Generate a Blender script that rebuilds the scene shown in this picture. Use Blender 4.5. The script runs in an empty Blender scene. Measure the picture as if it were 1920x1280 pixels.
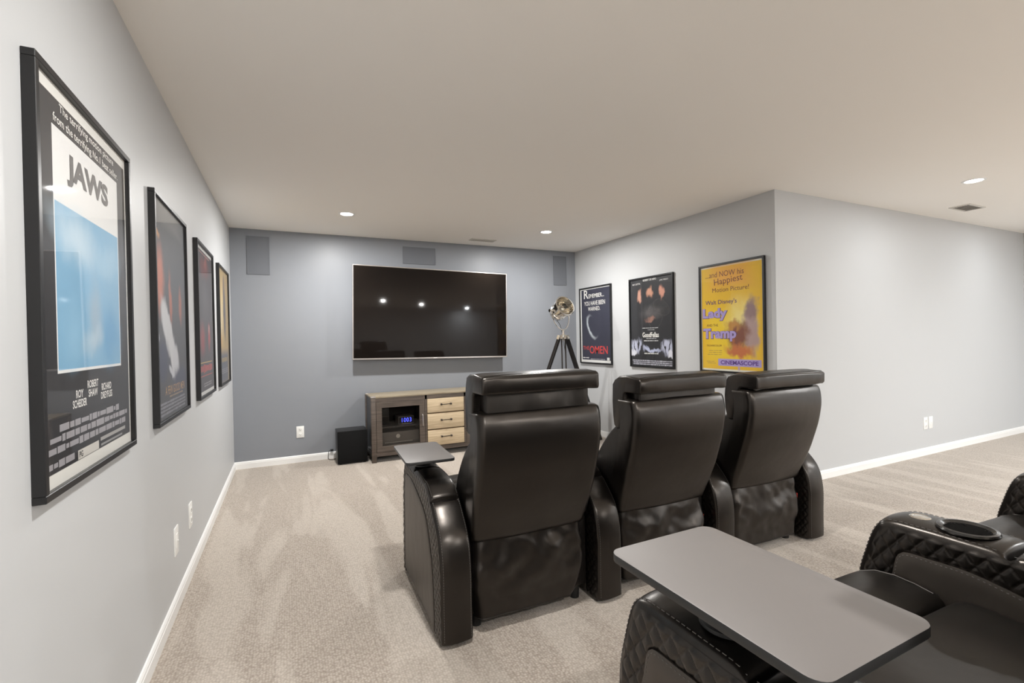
import bpy, bmesh, math, random
from mathutils import Vector, Matrix, noise
random.seed(7)
S = bpy.context.scene
C = S.collection
PI = math.pi

# ------------------------------------------------------------------ camera
H = 2.44                     # ceiling height
W = 4.109                    # x of the poster wall (right side of the alcove)
DL = 2.956                   # depth of the alcove: the pale wall stands at y = -DL
XR = 8.70                    # far right wall
YB = -11.9                   # wall behind the camera
YAW, PITCH, ROLL = 0.4430, -0.0067, -0.0194
cd = bpy.data.cameras.new('camera'); cam = bpy.data.objects.new('camera', cd); C.objects.link(cam)
fw = Vector((math.sin(YAW)*math.cos(PITCH), math.cos(YAW)*math.cos(PITCH), math.sin(PITCH)))
rt = Vector((math.cos(YAW), -math.sin(YAW), 0)); up = rt.cross(fw)
r2 = math.cos(ROLL)*rt + math.sin(ROLL)*up; u2 = -math.sin(ROLL)*rt + math.cos(ROLL)*up
M = Matrix((r2, u2, -fw)).transposed().to_4x4(); M.translation = Vector((0.5112, -5.5084, 1.2707))
cam.matrix_world = M
cd.sensor_width = 36; cd.lens = 36*885.95/1920; cd.clip_start = 0.02
S.camera = cam

# ------------------------------------------------------------------ world, exposure
wd = bpy.data.worlds.new('world'); S.world = wd; wd.use_nodes = True
wd.node_tree.nodes['Background'].inputs[0].default_value = (0.5, 0.5, 0.5, 1)
wd.node_tree.nodes['Background'].inputs[1].default_value = 0.05
vs = S.view_settings
vs.view_transform = 'Standard'; vs.look = 'None'; vs.gamma = 1.0; vs.use_curve_mapping = False
vs.exposure = 1.16
try:
    S.cycles.max_bounces = 10; S.cycles.diffuse_bounces = 6; S.cycles.glossy_bounces = 5
    S.cycles.transparent_max_bounces = 12; S.cycles.use_denoising = True
    S.cycles.sample_clamp_indirect = 6.0
    S.cycles.caustics_reflective = False; S.cycles.caustics_refractive = False
except Exception:
    pass
LAMP_W = 26.0                # power of one recessed downlight

# ------------------------------------------------------------------ helpers
def mat(name, col=(.5,.5,.5), rough=.5, metal=0.0, spec=.5, emit=None, estr=0.0, coat=0.0, crough=.05):
    m = bpy.data.materials.new(name); m.use_nodes = True
    b = m.node_tree.nodes['Principled BSDF']
    b.inputs['Base Color'].default_value = (*col, 1); b.inputs['Roughness'].default_value = rough
    b.inputs['Metallic'].default_value = metal; b.inputs['Specular IOR Level'].default_value = spec
    b.inputs['Coat Weight'].default_value = coat; b.inputs['Coat Roughness'].default_value = crough
    if emit:
        b.inputs['Emission Color'].default_value = (*emit, 1); b.inputs['Emission Strength'].default_value = estr
    return m
def N(m, t, **k):
    n = m.node_tree.nodes.new(t)
    for a, b in k.items(): setattr(n, a, b)
    return n
def L(m, a, b): m.node_tree.links.new(a, b)
def P(m): return m.node_tree.nodes['Principled BSDF']
def noise_bump(m, scale, strength, dist=.01, detail=3, vec=None, sx=(1,1,1)):
    tc = N(m, 'ShaderNodeTexCoord'); mp = N(m, 'ShaderNodeMapping'); mp.inputs['Scale'].default_value = sx
    L(m, tc.outputs['Object'], mp.inputs[0])
    n = N(m, 'ShaderNodeTexNoise'); n.inputs['Scale'].default_value = scale; n.inputs['Detail'].default_value = detail
    L(m, mp.outputs[0], n.inputs['Vector'])
    b = N(m, 'ShaderNodeBump'); b.inputs['Strength'].default_value = strength; b.inputs['Distance'].default_value = dist
    L(m, n.outputs[0], b.inputs['Height'])
    old = P(m).inputs['Normal'].links
    if old: L(m, old[0].from_socket, b.inputs['Normal'])
    L(m, b.outputs[0], P(m).inputs['Normal'])
    return n

def obj(name, bm, m, parent=None, smooth=True, ang=35, loc=None):
    me = bpy.data.meshes.new(name)
    if isinstance(bm, bmesh.types.BMesh):
        bmesh.ops.recalc_face_normals(bm, faces=bm.faces[:])
        bm.to_mesh(me); bm.free()
    else: me = bm
    if smooth:
        me.shade_smooth()
        me.set_sharp_from_angle(angle=math.radians(ang))
    if m is not None and not me.materials: me.materials.append(m)
    o = bpy.data.objects.new(name, me); C.objects.link(o)
    if parent: o.parent = parent
    if loc: o.location = loc
    return o
def tag(o, label, cat, group=None):
    o['label'] = label; o['category'] = cat
    if group: o['group'] = group
    return o
def thing(name, label, cat, loc=(0,0,0), rot=(0,0,0), group=None):
    o = bpy.data.objects.new(name, None); C.objects.link(o); o.empty_display_size = .05
    o.location = loc; o.rotation_euler = rot
    return tag(o, label, cat, group)
def struct(name, bm, m, **k):
    o = obj(name, bm, m, **k); o['kind'] = 'structure'; return o
def tree(o, parent=None):
    c = o.copy(); C.objects.link(c); c.parent = parent
    for ch in o.children: tree(ch, c)
    return c
def nb(): return bmesh.new()
def box(bm, x0, x1, y0, y1, z0, z1, bev=0, seg=2):
    t = bmesh.new()
    bmesh.ops.create_cube(t, size=1)
    for v in t.verts:
        v.co = Vector(((x0+x1)/2+v.co.x*(x1-x0), (y0+y1)/2+v.co.y*(y1-y0), (z0+z1)/2+v.co.z*(z1-z0)))
    if bev: bmesh.ops.bevel(t, geom=t.edges[:], offset=bev, segments=seg, profile=.5, affect='EDGES')
    merge(bm, t); return bm
def merge(bm, t, mtx=None):
    if mtx is not None: bmesh.ops.transform(t, matrix=mtx, verts=t.verts)
    me = bpy.data.meshes.new('tmp'); t.to_mesh(me); t.free(); bm.from_mesh(me); bpy.data.meshes.remove(me)
def prism(bm, pts, a0, a1, axis='x', bev=0, seg=3):
    """closed outline extruded along an axis; pts are the two other coordinates"""
    t = bmesh.new()
    def mk(p, a):
        if axis == 'x': return t.verts.new((a, p[0], p[1]))
        if axis == 'y': return t.verts.new((p[0], a, p[1]))
        return t.verts.new((p[0], p[1], a))
    A = [mk(p, a0) for p in pts]; B = [mk(p, a1) for p in pts]; n = len(pts)
    t.faces.new(A); t.faces.new(B[::-1])
    for i in range(n): t.faces.new((A[i], B[i], B[(i+1)%n], A[(i+1)%n]))
    bmesh.ops.recalc_face_normals(t, faces=t.faces[:])
    if bev:
        es = [e for e in t.edges if e.calc_face_angle(0) > math.radians(28)]
        bmesh.ops.bevel(t, geom=es, offset=bev, segments=seg, profile=.5, affect='EDGES', clamp_overlap=True)
    merge(bm, t); return bm
def tube(bm, path, r, n=10, cap=True):
    path = [Vector(p) for p in path]; rings = []
    rad = r if isinstance(r, (list, tuple)) else [r]*len(path)
    for i, p in enumerate(path):
        d = (path[min(i+1, len(path)-1)] - path[max(i-1, 0)]).normalized()
        a = d.orthogonal().normalized() if i == 0 else (prev - d*prev.dot(d)).normalized()
        prev = a; b = d.cross(a)
        rings.append([bm.verts.new(p + rad[i]*(math.cos(2*PI*k/n)*a + math.sin(2*PI*k/n)*b)) for k in range(n)])
    for A, B in zip(rings, rings[1:]):
        for k in range(n): bm.faces.new((A[k], A[(k+1)%n], B[(k+1)%n], B[k]))
    if cap: bm.faces.new(rings[0][::-1]); bm.faces.new(rings[-1])
    return bm
def lathe(bm, prof, n=32, mtx=None, close=False):
    t = bmesh.new(); rings = []
    for r, z in prof:
        if r < 1e-6: rings.append([t.verts.new((0,0,z))])
        else: rings.append([t.verts.new((r*math.cos(2*PI*k/n), r*math.sin(2*PI*k/n), z)) for k in range(n)])
    pairs = list(zip(rings, rings[1:])) + ([(rings[-1], rings[0])] if close else [])
    for A, B in pairs:
        for k in range(n):
            a, b, c, d = A[k%len(A)], A[(k+1)%len(A)], B[(k+1)%len(B)], B[k%len(B)]
            f = []
            for v in (a, b, c, d):
                if v not in f: f.append(v)
            if len(f) > 2:
                try: t.faces.new(f)
                except ValueError: pass
    merge(bm, t, mtx); return bm
def catmull(pts, n, closed=False):
    """smooth resampling of a polyline, evenly spaced"""
    P_ = [Vector(p) for p in pts]; out = []
    m = len(P_)
    for i in range(m-1):
        p0, p1, p2, p3 = P_[max(i-1,0)], P_[i], P_[i+1], P_[min(i+2,m-1)]
        for k in range(24):
            t = k/24
            out.append(.5*((2*p1)+(p2-p0)*t+(2*p0-5*p1+4*p2-p3)*t*t+(3*p1-p0-3*p2+p3)*t**3))
    out.append(P_[-1])
    s = [0]
    for a, b in zip(out, out[1:]): s.append(s[-1]+(b-a).length)
    res = []; j = 0
    for k in range(n):
        d = s[-1]*k/(n-1)
        while j < len(s)-2 and s[j+1] < d: j += 1
        f = (d-s[j])/max(s[j+1]-s[j], 1e-9); res.append(out[j].lerp(out[j+1], min(max(f,0),1)))
    return res
def text_mesh(body, w, h, bold=0.0, shear=0.0, align='CENTER', space=1.0):
    cu = bpy.data.curves.new('txt', 'FONT'); cu.body = body; cu.size = 1; cu.offset = bold; cu.shear = shear
    cu.space_character = space; cu.resolution_u = 3; cu.align_x = align
    o = bpy.data.objects.new('txt', cu); C.objects.link(o)
    dg = bpy.context.evaluated_depsgraph_get()
    me = bpy.data.meshes.new_from_object(o.evaluated_get(dg)); bpy.data.objects.remove(o); bpy.data.curves.remove(cu)
    xs = [v.co.x for v in me.vertices]; ys = [v.co.y for v in me.vertices]
    x0, x1, y0, y1 = min(xs), max(xs), min(ys), max(ys)
    for v in me.vertices:
        v.co.x = (v.co.x-(x0+x1)/2)*w/(x1-x0); v.co.y = (v.co.y-(y0+y1)/2)*h/(y1-y0)
    return me

# ------------------------------------------------------------------ materials
def paint(name, col, rough, spec=.4):
    m = mat(name, col, rough, spec=spec); noise_bump(m, 160, .05, .002, 2); return m
M_wall = paint('light_grey_paint', (.54,.55,.56), .48, .3)
M_accent = paint('blue_grey_paint', (.250,.264,.290), .40, .3)
M_ceil = paint('ceiling_paint', (.92,.895,.855), .85, .15)
M_trim = mat('white_trim', (.86,.86,.85), .35)
M_black = mat('black_frame', (.008,.008,.009), .38)
M_plate = mat('white_plastic', (.86,.86,.84), .35)
M_slot = mat('dark_slot', (.03,.03,.03), .6)
M_grille = paint('speaker_grille_paint', (.165,.175,.195), .65, .2)
M_steel = mat('brushed_steel', (.62,.58,.56), .28, metal=1)
M_chrome = mat('polished_chrome', (.86,.83,.78), .10, metal=1)
M_tvback = mat('tv_housing', (.012,.012,.013), .5)
M_screen = mat('tv_glass', (.003,.0026,.0026), .34, spec=.10, coat=1.0, crough=.04)
P(M_screen).inputs['Coat IOR'].default_value = 1.28; P(M_screen).inputs['Specular Tint'].default_value = (1,.72,.55,1)
M_lens = mat('lamp_lens', (1,1,1), .5, emit=(1,.96,.90), estr=14)
M_vent = mat('vent_paint', (.62,.60,.56), .5)
M_ventdark = mat('vent_shadow', (.16,.14,.12), .8)
M_sub = mat('black_cabinet_vinyl', (.010,.010,.011), .42); 
M_subcloth = mat('black_speaker_cloth', (.006,.006,.0065), .8, spec=.2)
M_rubber = mat('black_rubber', (.01,.01,.01), .6)
M_stitch = mat('pale_thread', (.15,.14,.13), .7)
M_tray = mat('tray_laminate', (.165,.152,.146), .45, spec=.45)
M_traydark = mat('tray_edge', (.02,.02,.02), .4)
M_redtag = mat('red_thread', (.5,.04,.03), .6)

def leather(name, col, rough, spec=.55):
    m = mat(name, col, rough, spec=spec); P(m).inputs['Specular Tint'].default_value = (1,.90,.82,1)
    noise_bump(m, 9, .10, .02, 2, sx=(1,1.6,1))
    noise_bump(m, 420, .08, .001, 2)
    return m
M_leath = leather('black_leather', (.0062,.0052,.0046), .29)
M_leath2 = leather('dull_black_leather', (.0075,.0068,.0062), .40)
M_panel = leather('side_panel_vinyl', (.034,.0285,.024), .42, .7)
M_wrink = leather('thin_creased_leather', (.0075,.0064,.0058), .33)
noise_bump(M_wrink, 11, .16, .02, 2, sx=(1,1,.6))

def carpet():
    m = mat('loop_carpet', (.5,.43,.36), .95, spec=.1)
    P(m).inputs['Sheen Weight'].default_value = .35; P(m).inputs['Sheen Roughness'].default_value = .5; P(m).inputs['Sheen Tint'].default_value = (1,.97,.93,1)
    tc = N(m, 'ShaderNodeTexCoord')
    v = N(m, 'ShaderNodeTexVoronoi'); v.inputs['Scale'].default_value = 95; v.inputs['Randomness'].default_value = .55
    L(m, tc.outputs['Object'], v.inputs['Vector'])
    r = N(m, 'ShaderNodeValToRGB'); r.color_ramp.elements[0].position = .1; r.color_ramp.elements[1].position = .8
    r.color_ramp.elements[0].color = (.51,.450,.392,1); r.color_ramp.elements[1].color = (.275,.230,.190,1)
    L(m, v.outputs['Distance'], r.inputs[0])
    # vacuum strokes: pile laid the other way, a soft lighter tone
    def strokes(rot, sc, lo, hi, seed):
        mp = N(m, 'ShaderNodeMapping'); mp.inputs['Rotation'].default_value = (0,0,rot); mp.inputs['Scale'].default_value = sc
        mp.inputs['Location'].default_value = (seed, seed*.7, 0)
        L(m, tc.outputs['Object'], mp.inputs[0])
        n = N(m, 'ShaderNodeTexNoise'); n.inputs['Scale'].default_value = 1; n.inputs['Detail'].default_value = 2
        n.inputs['Distortion'].default_value = .6
        L(m, mp.outputs[0], n.inputs['Vector'])
        k = N(m, 'ShaderNodeMapRange', interpolation_type='SMOOTHSTEP')
        k.inputs['From Min'].default_value = lo; k.inputs['From Max'].default_value = hi
        L(m, n.outputs[0], k.inputs['Value']); return k.outputs[0]
    a = strokes(.5, (4.5,.8,1), .54, .64, 3.1); b = strokes(-.35, (3.2,.55,1), .55, .62, 9.4)
    mx = N(m, 'ShaderNodeMath', operation='MAXIMUM'); L(m, a, mx.inputs[0]); L(m, b, mx.inputs[1])
    sc = N(m, 'ShaderNodeMath', operation='MULTIPLY'); L(m, mx.outputs[0], sc.inputs[0]); sc.inputs[1].default_value = .20
    mix = N(m, 'ShaderNodeMix', data_type='RGBA')
    L(m, sc.outputs[0], mix.inputs['Factor']); L(m, r.outputs[0], mix.inputs['A'])
    mix.inputs['B'].default_value = (.74,.68,.61,1)
    n2 = N(m, 'ShaderNodeTexNoise'); n2.inputs['Scale'].default_value = 30; n2.inputs['Detail'].default_value = 4
    L(m, tc.outputs['Object'], n2.inputs['Vector'])
    mm = N(m, 'ShaderNodeMix', data_type='RGBA', blend_type='MULTIPLY'); mm.inputs['Factor'].default_value = .25
    L(m, mix.outputs['Result'], mm.inputs['A']); L(m, n2.outputs['Color'], mm.inputs['B'])
    L(m, mix.outputs['Result'], P(m).inputs['Base Color'])
    bp = N(m, 'ShaderNodeBump'); bp.inputs['Strength'].default_value = .55; bp.inputs['Distance'].default_value = .004; bp.invert = True
    L(m, v.outputs['Distance'], bp.inputs['Height']); L(m, bp.outputs[0], P(m).inputs['Normal'])
    return m
M_carpet = carpet()

def wood(name, c1, c2, rough, sx, rot=(0,0,0)):
    m = mat(name, c1, rough)
    tc = N(m, 'ShaderNodeTexCoord'); mp = N(m, 'ShaderNodeMapping'); mp.inputs['Scale'].default_value = sx; mp.inputs['Rotation'].default_value = rot
    L(m, tc.outputs['Object'], mp.inputs[0])
    n = N(m, 'ShaderNodeTexNoise'); n.inputs['Scale'].default_value = 1; n.inputs['Detail'].default_value = 5; n.inputs['Distortion'].default_value = .5
    L(m, mp.outputs[0], n.inputs['Vector'])
    r = N(m, 'ShaderNodeValToRGB'); r.color_ramp.elements[0].position = .35; r.color_ramp.elements[1].position = .68
    r.color_ramp.elements[0].color = (*c2,1); r.color_ramp.elements[1].color = (*c1,1)
    L(m, n.outputs[0], r.inputs[0]); L(m, r.outputs[0], P(m).inputs['Base Color'])
    b = N(m, 'ShaderNodeBump'); b.inputs['Strength'].default_value = .15; b.inputs['Distance'].default_value = .002
    L(m, n.outputs[0], b.inputs['Height']); L(m, b.outputs[0], P(m).inputs['Normal'])
    return m
M_wood = wood('weathered_dark_wood', (.125,.098,.080), (.068,.053,.044), .45, (4,10,60))
M_woodtop = wood('cabinet_top_wood', (.33,.28,.20), (.24,.195,.135), .4, (5,45,10))
M_woodside = mat('dark_cabinet_side', (.028,.027,.027), .35)
M_oak = wood('pale_oak', (.66,.53,.36), (.50,.39,.25), .5, (5,10,70))
M_inside = mat('cabinet_interior', (.03,.028,.026), .7)
M_bronze = mat('dark_bronze', (.05,.042,.036), .35, metal=.7)
M_devblk = mat('device_black', (.012,.012,.013), .35)
M_devgry = mat('device_grey', (.13,.125,.12), .4)
M_digit = mat('blue_digits', (0,0,0), .5, emit=(.05,.07,1.0), estr=2.6)
M_led = mat('pale_led', (.4,.4,.38), .4)
M_legblk = mat('black_lacquered_wood', (.014,.011,.010), .3)

def thin_glass(name, tint=(1,1,1), ior=1.45, rough=.02):
    m = bpy.data.materials.new(name); m.use_nodes = True; nt = m.node_tree; nt.nodes.clear()
    o = N(m, 'ShaderNodeOutputMaterial'); t = N(m, 'ShaderNodeBsdfTransparent'); t.inputs[0].default_value = (*tint,1)
    g = N(m, 'ShaderNodeBsdfGlossy'); g.inputs['Roughness'].default_value = rough
    f = N(m, 'ShaderNodeFresnel'); f.inputs[0].default_value = ior
    x = N(m, 'ShaderNodeMixShader'); ge = N(m, 'ShaderNodeNewGeometry'); k = N(m, 'ShaderNodeMath', operation='SUBTRACT', use_clamp=True)
    L(m, f.outputs[0], k.inputs[0]); L(m, ge.outputs['Backfacing'], k.inputs[1]); L(m, k.outputs[0], x.inputs[0]); L(m, t.outputs[0], x.inputs[1]); L(m, g.outputs[0], x.inputs[2])
    L(m, x.outputs[0], o.inputs[0]); return m
M_glass = thin_glass('poster_glazing', (1,1,1), 1.42)
M_doorglass = thin_glass('smoked_glass', (.85,.83,.81), 1.45)
M_lampglass = thin_glass('lamp_glass', (.95,.93,.88), 1.5)

# ------------------------------------------------------------------ the room
T = .12
struct('floor', box(nb(), -T, XR+T, YB-T, T, -.1, 0), M_carpet, smooth=False)
struct('ceiling', box(nb(), -T, XR+T, YB-T, T, H, H+.1), M_ceil, smooth=False)
struct('wall_left', box(nb(), -T, 0, YB, T, 0, H), M_wall, smooth=False)
struct('wall_back', box(nb(), 0, W+T, 0, T, 0, H), M_accent, smooth=False)
struct('wall_posters', box(nb(), W, W+T, -DL+T, 0, 0, H), M_wall, smooth=False)
struct('wall_pale', box(nb(), W, XR, -DL, -DL+T, 0, H), M_wall, smooth=False)
struct('wall_right', box(nb(), XR, XR+T, YB, -DL+T, 0, H), M_wall, smooth=False)
struct('wall_front', box(nb(), -T, XR+T, YB-T, YB, 0, H), M_wall, smooth=False)
HB = .0735
bprof = [(0,0),(.014,0),(.014,HB-.022),(.0115,HB-.018),(.0115,HB-.010),(.006,HB-.002),(0,HB)]
struct('baseboard_left', prism(nb(), bprof, YB, 0, 'y'), M_trim, ang=20)
struct('baseboard_back', prism(nb(), [(-a, b) for a, b in bprof], 0, W, 'x'), M_trim, ang=20)
struct('baseboard_posters', prism(nb(), [(W-a, b) for a, b in bprof], -DL, 0, 'y'), M_trim, ang=20)
struct('baseboard_pale', prism(nb(), [(-DL-a, b) for a, b in bprof], W-.014, XR, 'x'), M_trim, ang=20)
struct('baseboard_right', prism(nb(), [(XR-a, b) for a, b in bprof], YB, -DL, 'y'), M_trim, ang=20)
RISER = .185
rb = struct('floor_riser', box(nb(), 0.002, 4.6, YB+.01, -4.62, 0, RISER, .012), M_carpet)

# ------------------------------------------------------------------ recessed ceiling lights
def downlight(x, y, label, group=None, power=LAMP_W, col=(1,.985,.955)):
    t = thing('recessed_light', label, 'ceiling light', (x, y, H), group=group)
    obj('trim_ring', lathe(nb(), [(.052,.002),(.055,-.004),(.062,-.006),(.072,-.004),(.076,.001)], 40), M_trim, t)
    obj('lens', lathe(nb(), [(0,-.003),(.053,-.003),(.054,.002),(0,.002)], 40), M_lens, t)
    ld = bpy.data.lights.new('lamp_glow', 'AREA'); ld.shape = 'DISK'; ld.size = .10; ld.energy = power; ld.color = col
    lo = bpy.data.objects.new('lamp_glow', ld); C.objects.link(lo); lo.parent = t; lo.location = (0, 0, -.012)
    return t
downlight(1.023, -.950, 'round white recessed ceiling light over the subwoofer side of the blue-grey wall', power=LAMP_W*.80)
downlight(3.116, -.953, 'round white recessed ceiling light over the tripod lamp end of the blue-grey wall', power=LAMP_W*.72)
downlight(5.412, -3.711, 'round white recessed ceiling light beside the air vent by the pale wall', power=LAMP_W*.11, col=(.95,.98,1))
downlight(1.12, -4.15, 'round white recessed ceiling light above the aisle behind the tray recliner', power=LAMP_W*.56)
downlight(7.50, -3.70, 'round white recessed ceiling light by the pale wall near the far right wall', power=LAMP_W*.11, col=(.95,.98,1))
for x, y, pw in ((6.45,-5.9,1.0),(7.9,-6.4,1.0),(1.25,-6.9,1.1),(3.02,-8.64,1.6),(4.46,-9.84,1.6),(6.57,-11.35,1.6),(7.6,-8.9,1.4),(1.1,-9.6,1.2)):  # some read from reflections; the rest added unseen to lift the ambient light
    downlight(x, y, 'round white recessed ceiling light over the back half of the room, in a set partly added as fill light', 'recessed lights over the back half of the room', LAMP_W*pw, (.94,.975,1) if x > 5 else (1,.985,.96))

# ------------------------------------------------------------------ ceiling vents
def vent(x, y, rz, lx, ly, label):
    t = thing('air_vent', label, 'vent', (x, y, H), (0,0,rz))
    b = nb(); 
    for a in ((-lx/2,lx/2,-ly/2,-ly/2+.018),(-lx/2,lx/2,ly/2-.018,ly/2),(-lx/2,-lx/2+.018,-ly/2+.018,ly/2-.018),(lx/2-.018,lx/2,-ly/2+.018,ly/2-.018)):
        box(b, *a, -.007, .001)
    obj('frame', b, M_vent, t, smooth=False)
    obj('duct_backing', box(nb(), -lx/2+.018, lx/2-.018, -ly/2+.018, ly/2-.018, -.001, .001), M_ventdark, t, smooth=False)
    n = 7; sm = None
    for i in range(n):
        yy = -ly/2+.018+(ly-.036)*(i+.5)/n
        if sm is None:
            s = box(nb(), -lx/2+.018, lx/2-.018, -.0055, .0055, -.0008, .0008)
            bmesh.ops.rotate(s, verts=s.verts, cent=(0,0,0), matrix=Matrix.Rotation(.6,3,'X'))
            o = obj('slat', s, M_vent, t, smooth=False); sm = o.data
        else:
            o = bpy.data.objects.new('slat', sm); C.objects.link(o); o.parent = t
        o.location = (0, yy, -.004)
    return t
vent(2.62, -.307, 0, .31, .12, 'slim white ceiling air vent above the television wall')
vent(6.42, -3.29, 0, .31, .16, 'white ceiling air vent near the pale wall')

# ------------------------------------------------------------------ wall plates
def plate(name, loc, face, label, w=.075, h=.122, kind='outlet', group=None):
    rz = {'back':0, 'left':PI/2, 'pale':0}[face]
    t = thing(name, label, 'wall plate' if kind != 'outlet' else 'outlet', loc, (0,0,rz), group)
    obj('cover', box(nb(), -w/2, w/2, -.006, .001, -h/2, h/2, .003), M_plate, t)
    if kind == 'outlet':
        for s in (-1, 1):
            o = obj('socket', box(nb(), -.017, .017, -.008, -.004, s*.027-.017, s*.027+.017, .004), M_plate, t)
            b = nb()
            for dx in (-.007, .007): box(b, dx-.0012, dx+.0012, -.0086, -.0076, s*.027-.004, s*.027+.006)
            box(b, -.0025, .0025, -.0086, -.0076, s*.027-.012, s*.027-.008)
            obj('slots', b, M_slot, o, smooth=False)
    else:
        obj('insert', box(nb(), -.017, .017, -.0085, -.004, -.034, .034, .002), M_plate, t)
        b = nb(); lathe(b, [(0,0),(.004,0),(.004,.004),(0,.004)], 12, Matrix.Translation((0,-.0085,0)) @ Matrix.Rotation(PI/2,4,'X'))
        obj('jack', b, M_steel if kind == 'jack' else M_plate, t)
    return t
plate('power_outlet', (.612, 0, .32), 'back', 'white duplex power outlet low on the blue-grey wall')
plate('power_outlet', (6.375, -DL, .323), 'pale', 'white wall outlet plate low on the pale wall beside the blank insert plate')
plate('cable_plate', (6.474, -DL, .323), 'pale', 'white low-voltage wall plate low on the pale wall beside the power outlet', kind='blank')
plate('power_outlet', (0, -2.365, .325), 'left', 'white outlet plate on the grey wall, nearer the blue-grey wall', .078, .135)
plate('cable_plate', (0, -2.735, .322), 'left', 'white wall plate on the grey wall under the dark navy and orange poster', .078, .135, 'blank')

# ------------------------------------------------------------------ in-wall speakers
def wall_speaker(x0, x1, z0, z1, label):
    t = thing('in_wall_speaker', label, 'speaker', ((x0+x1)/2, 0, z0))
    w, h = (x1-x0)/2, z1-z0
    b = nb()
    for a in ((-w,w,0,.009),(-w,w,h-.009,h),(-w,-w+.009,.009,h-.009),(w-.009,w,.009,h-.009)): box(b, a[0],a[1],-.008,.001,a[2],a[3])
    obj('rim', b, M_grille, t, smooth=False)
    obj('grille', box(nb(), -w+.009, w-.009, -.006, .001, .009, h-.009), M_grille, t, smooth=False)
wall_speaker(.152, .358, 1.977, 2.368, 'grey upright in-wall speaker grille beside the light grey wall')
wall_speaker(1.742, 2.128, 2.165, 2.363, 'grey sideways in-wall speaker grille above the television')
wall_speaker(3.761, 3.963, 1.978, 2.369, 'grey upright in-wall speaker grille above the tripod lamp')

# ------------------------------------------------------------------ television
TW, TH_ = 1.853, 1.046
tv = thing('television', 'large flat black television with thin metal bezel on the blue-grey wall', 'television',
           (2.081+math.sin(math.radians(1.0))*-TH_/2, -.114, 1.5756-TH_/2), (0, math.radians(1.0), 0))
b = nb(); e = .010
for a in ((-TW/2,TW/2,0,e*1.6),(-TW/2,TW/2,TH_-e,TH_),(-TW/2,-TW/2+e,e*1.6,TH_-e),(TW/2-e,TW/2,e*1.6,TH_-e)): box(b, a[0],a[1],0,.028,a[2],a[3], .0015, 1)
obj('bezel', b, M_steel, tv)
obj('screen', box(nb(), -TW/2+e, TW/2-e, .004, .02, e*1.6, TH_-e), M_screen, tv, smooth=False)
obj('rear_housing', box(nb(), -TW/2+.04, TW/2-.04, .02, .062, .04, TH_-.05, .008), M_tvback, tv)
b = nb(); box(b, -.35, -.30, .06, .112, .25, .8); box(b, .30, .35, .06, .112, .25, .8); box(b, -.4, .4, .098, .1135, .4, .55)
obj('wall_bracket', b, M_tvback, tv, smooth=False)
obj('maker_mark', box(nb(), -.022, .022, -.0008, .001, .0045, .0115), M_trim, tv, smooth=False)

# ------------------------------------------------------------------ media cabinet
CX0, CX1, CYF, CYB, CH = 1.277, 2.885, -.457, -.03, .690
cab = thing('media_cabinet', 'dark weathered wood media cabinet with pale drawers and a glass door', 'cabinet', ((CX0+CX1)/2, (CYF+CYB)/2, 0))
def cpart(name, bm, m, parent=cab, **k):
    o = obj(name, bm, m, parent, **k)
    if parent is cab:
        for v in o.data.vertices: v.co -= Vector(((CX0+CX1)/2, (CYF+CYB)/2, 0))
    return o
PW = .048
for i, (x, y) in enumerate(((CX0,CYF),(CX1-PW,CYF),(CX0,CYB-PW),(CX1-PW,CYB-PW))):
    o = cpart('corner_post', box(nb(), x, x+PW, y, y+PW, 0, CH-.006, .003), M_wood)
    tipb = box(nb(), x-.001, x+PW+.001, y-.001, y+PW+.001, CH-.012, CH+.001, .003)
    q = obj('metal_cap', tipb, M_steel, o)
    for v in q.data.vertices: v.co -= Vector(((CX0+CX1)/2, (CYF+CYB)/2, 0))
cpart('top', box(nb(), CX0+.004, CX1-.004, CYF+.006, CYB-.004, CH-.020, CH-.002, .002), M_woodtop)
cpart('top_rail', box(nb(), CX0+PW, CX1-PW, CYF+.004, CYF+.03, CH-.062, CH-.020), M_wood, smooth=False)
cpart('bottom_rail', box(nb(), CX0+PW, CX1-PW, CYF+.004, CYF+.03, .062, .105), M_wood, smooth=False)
cpart('bottom_shelf', box(nb(), CX0+.02, CX1-.02, CYF+.02, CYB-.01, .085, .103), M_inside, smooth=False)
for x in (CX0+.008, CX1-.022): cpart('side_panel', box(nb(), x, x+.014, CYF+PW, CYB-PW, .08, CH-.02), M_woodside, smooth=False)
for x in (CX0, CX1-.03): cpart('side_rail', box(nb(), x, x+.03, CYF+PW, CYB-PW, .06, .10), M_woodside, smooth=False)
cpart('back_panel', box(nb(), CX0+.02, CX1-.02, CYB-.012, CYB-.004, .09, CH-.02), M_inside, smooth=False)
XD0, XD1 = 1.868, 2.294
for x in (XD0-.022, XD1): cpart('divider', box(nb(), x, x+.022, CYF+.004, CYB-.015, .10, CH-.02), M_wood, smooth=False)
cpart('shelf', box(nb(), CX0+.022, XD0-.022, CYF+.04, CYB-.015, .345, .360), M_woodside, smooth=False)
def door(x0, x1, hx, z0=.106, z1=CH-.064):
    d = cpart('door', None or nb_frame(x0, x1, z0, z1, .058), M_wood, smooth=False)
    g = obj('glass_pane', box(nb(), x0+.056, x1-.056, CYF+.010, CYF+.014, z0+.056, z1-.056), M_doorglass, d, smooth=False)
    hb = nb(); tube(hb, [(hx, CYF-.002, .335),(hx, CYF-.02, .345),(hx, CYF-.022, .40),(hx, CYF-.02, .455),(hx, CYF-.002, .465)], .0055, 8)
    h = obj('handle', hb, M_steel, d)
    for q in (g, h):
        for v in q.data.vertices: v.co -= Vector(((CX0+CX1)/2, (CYF+CYB)/2, 0))
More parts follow.
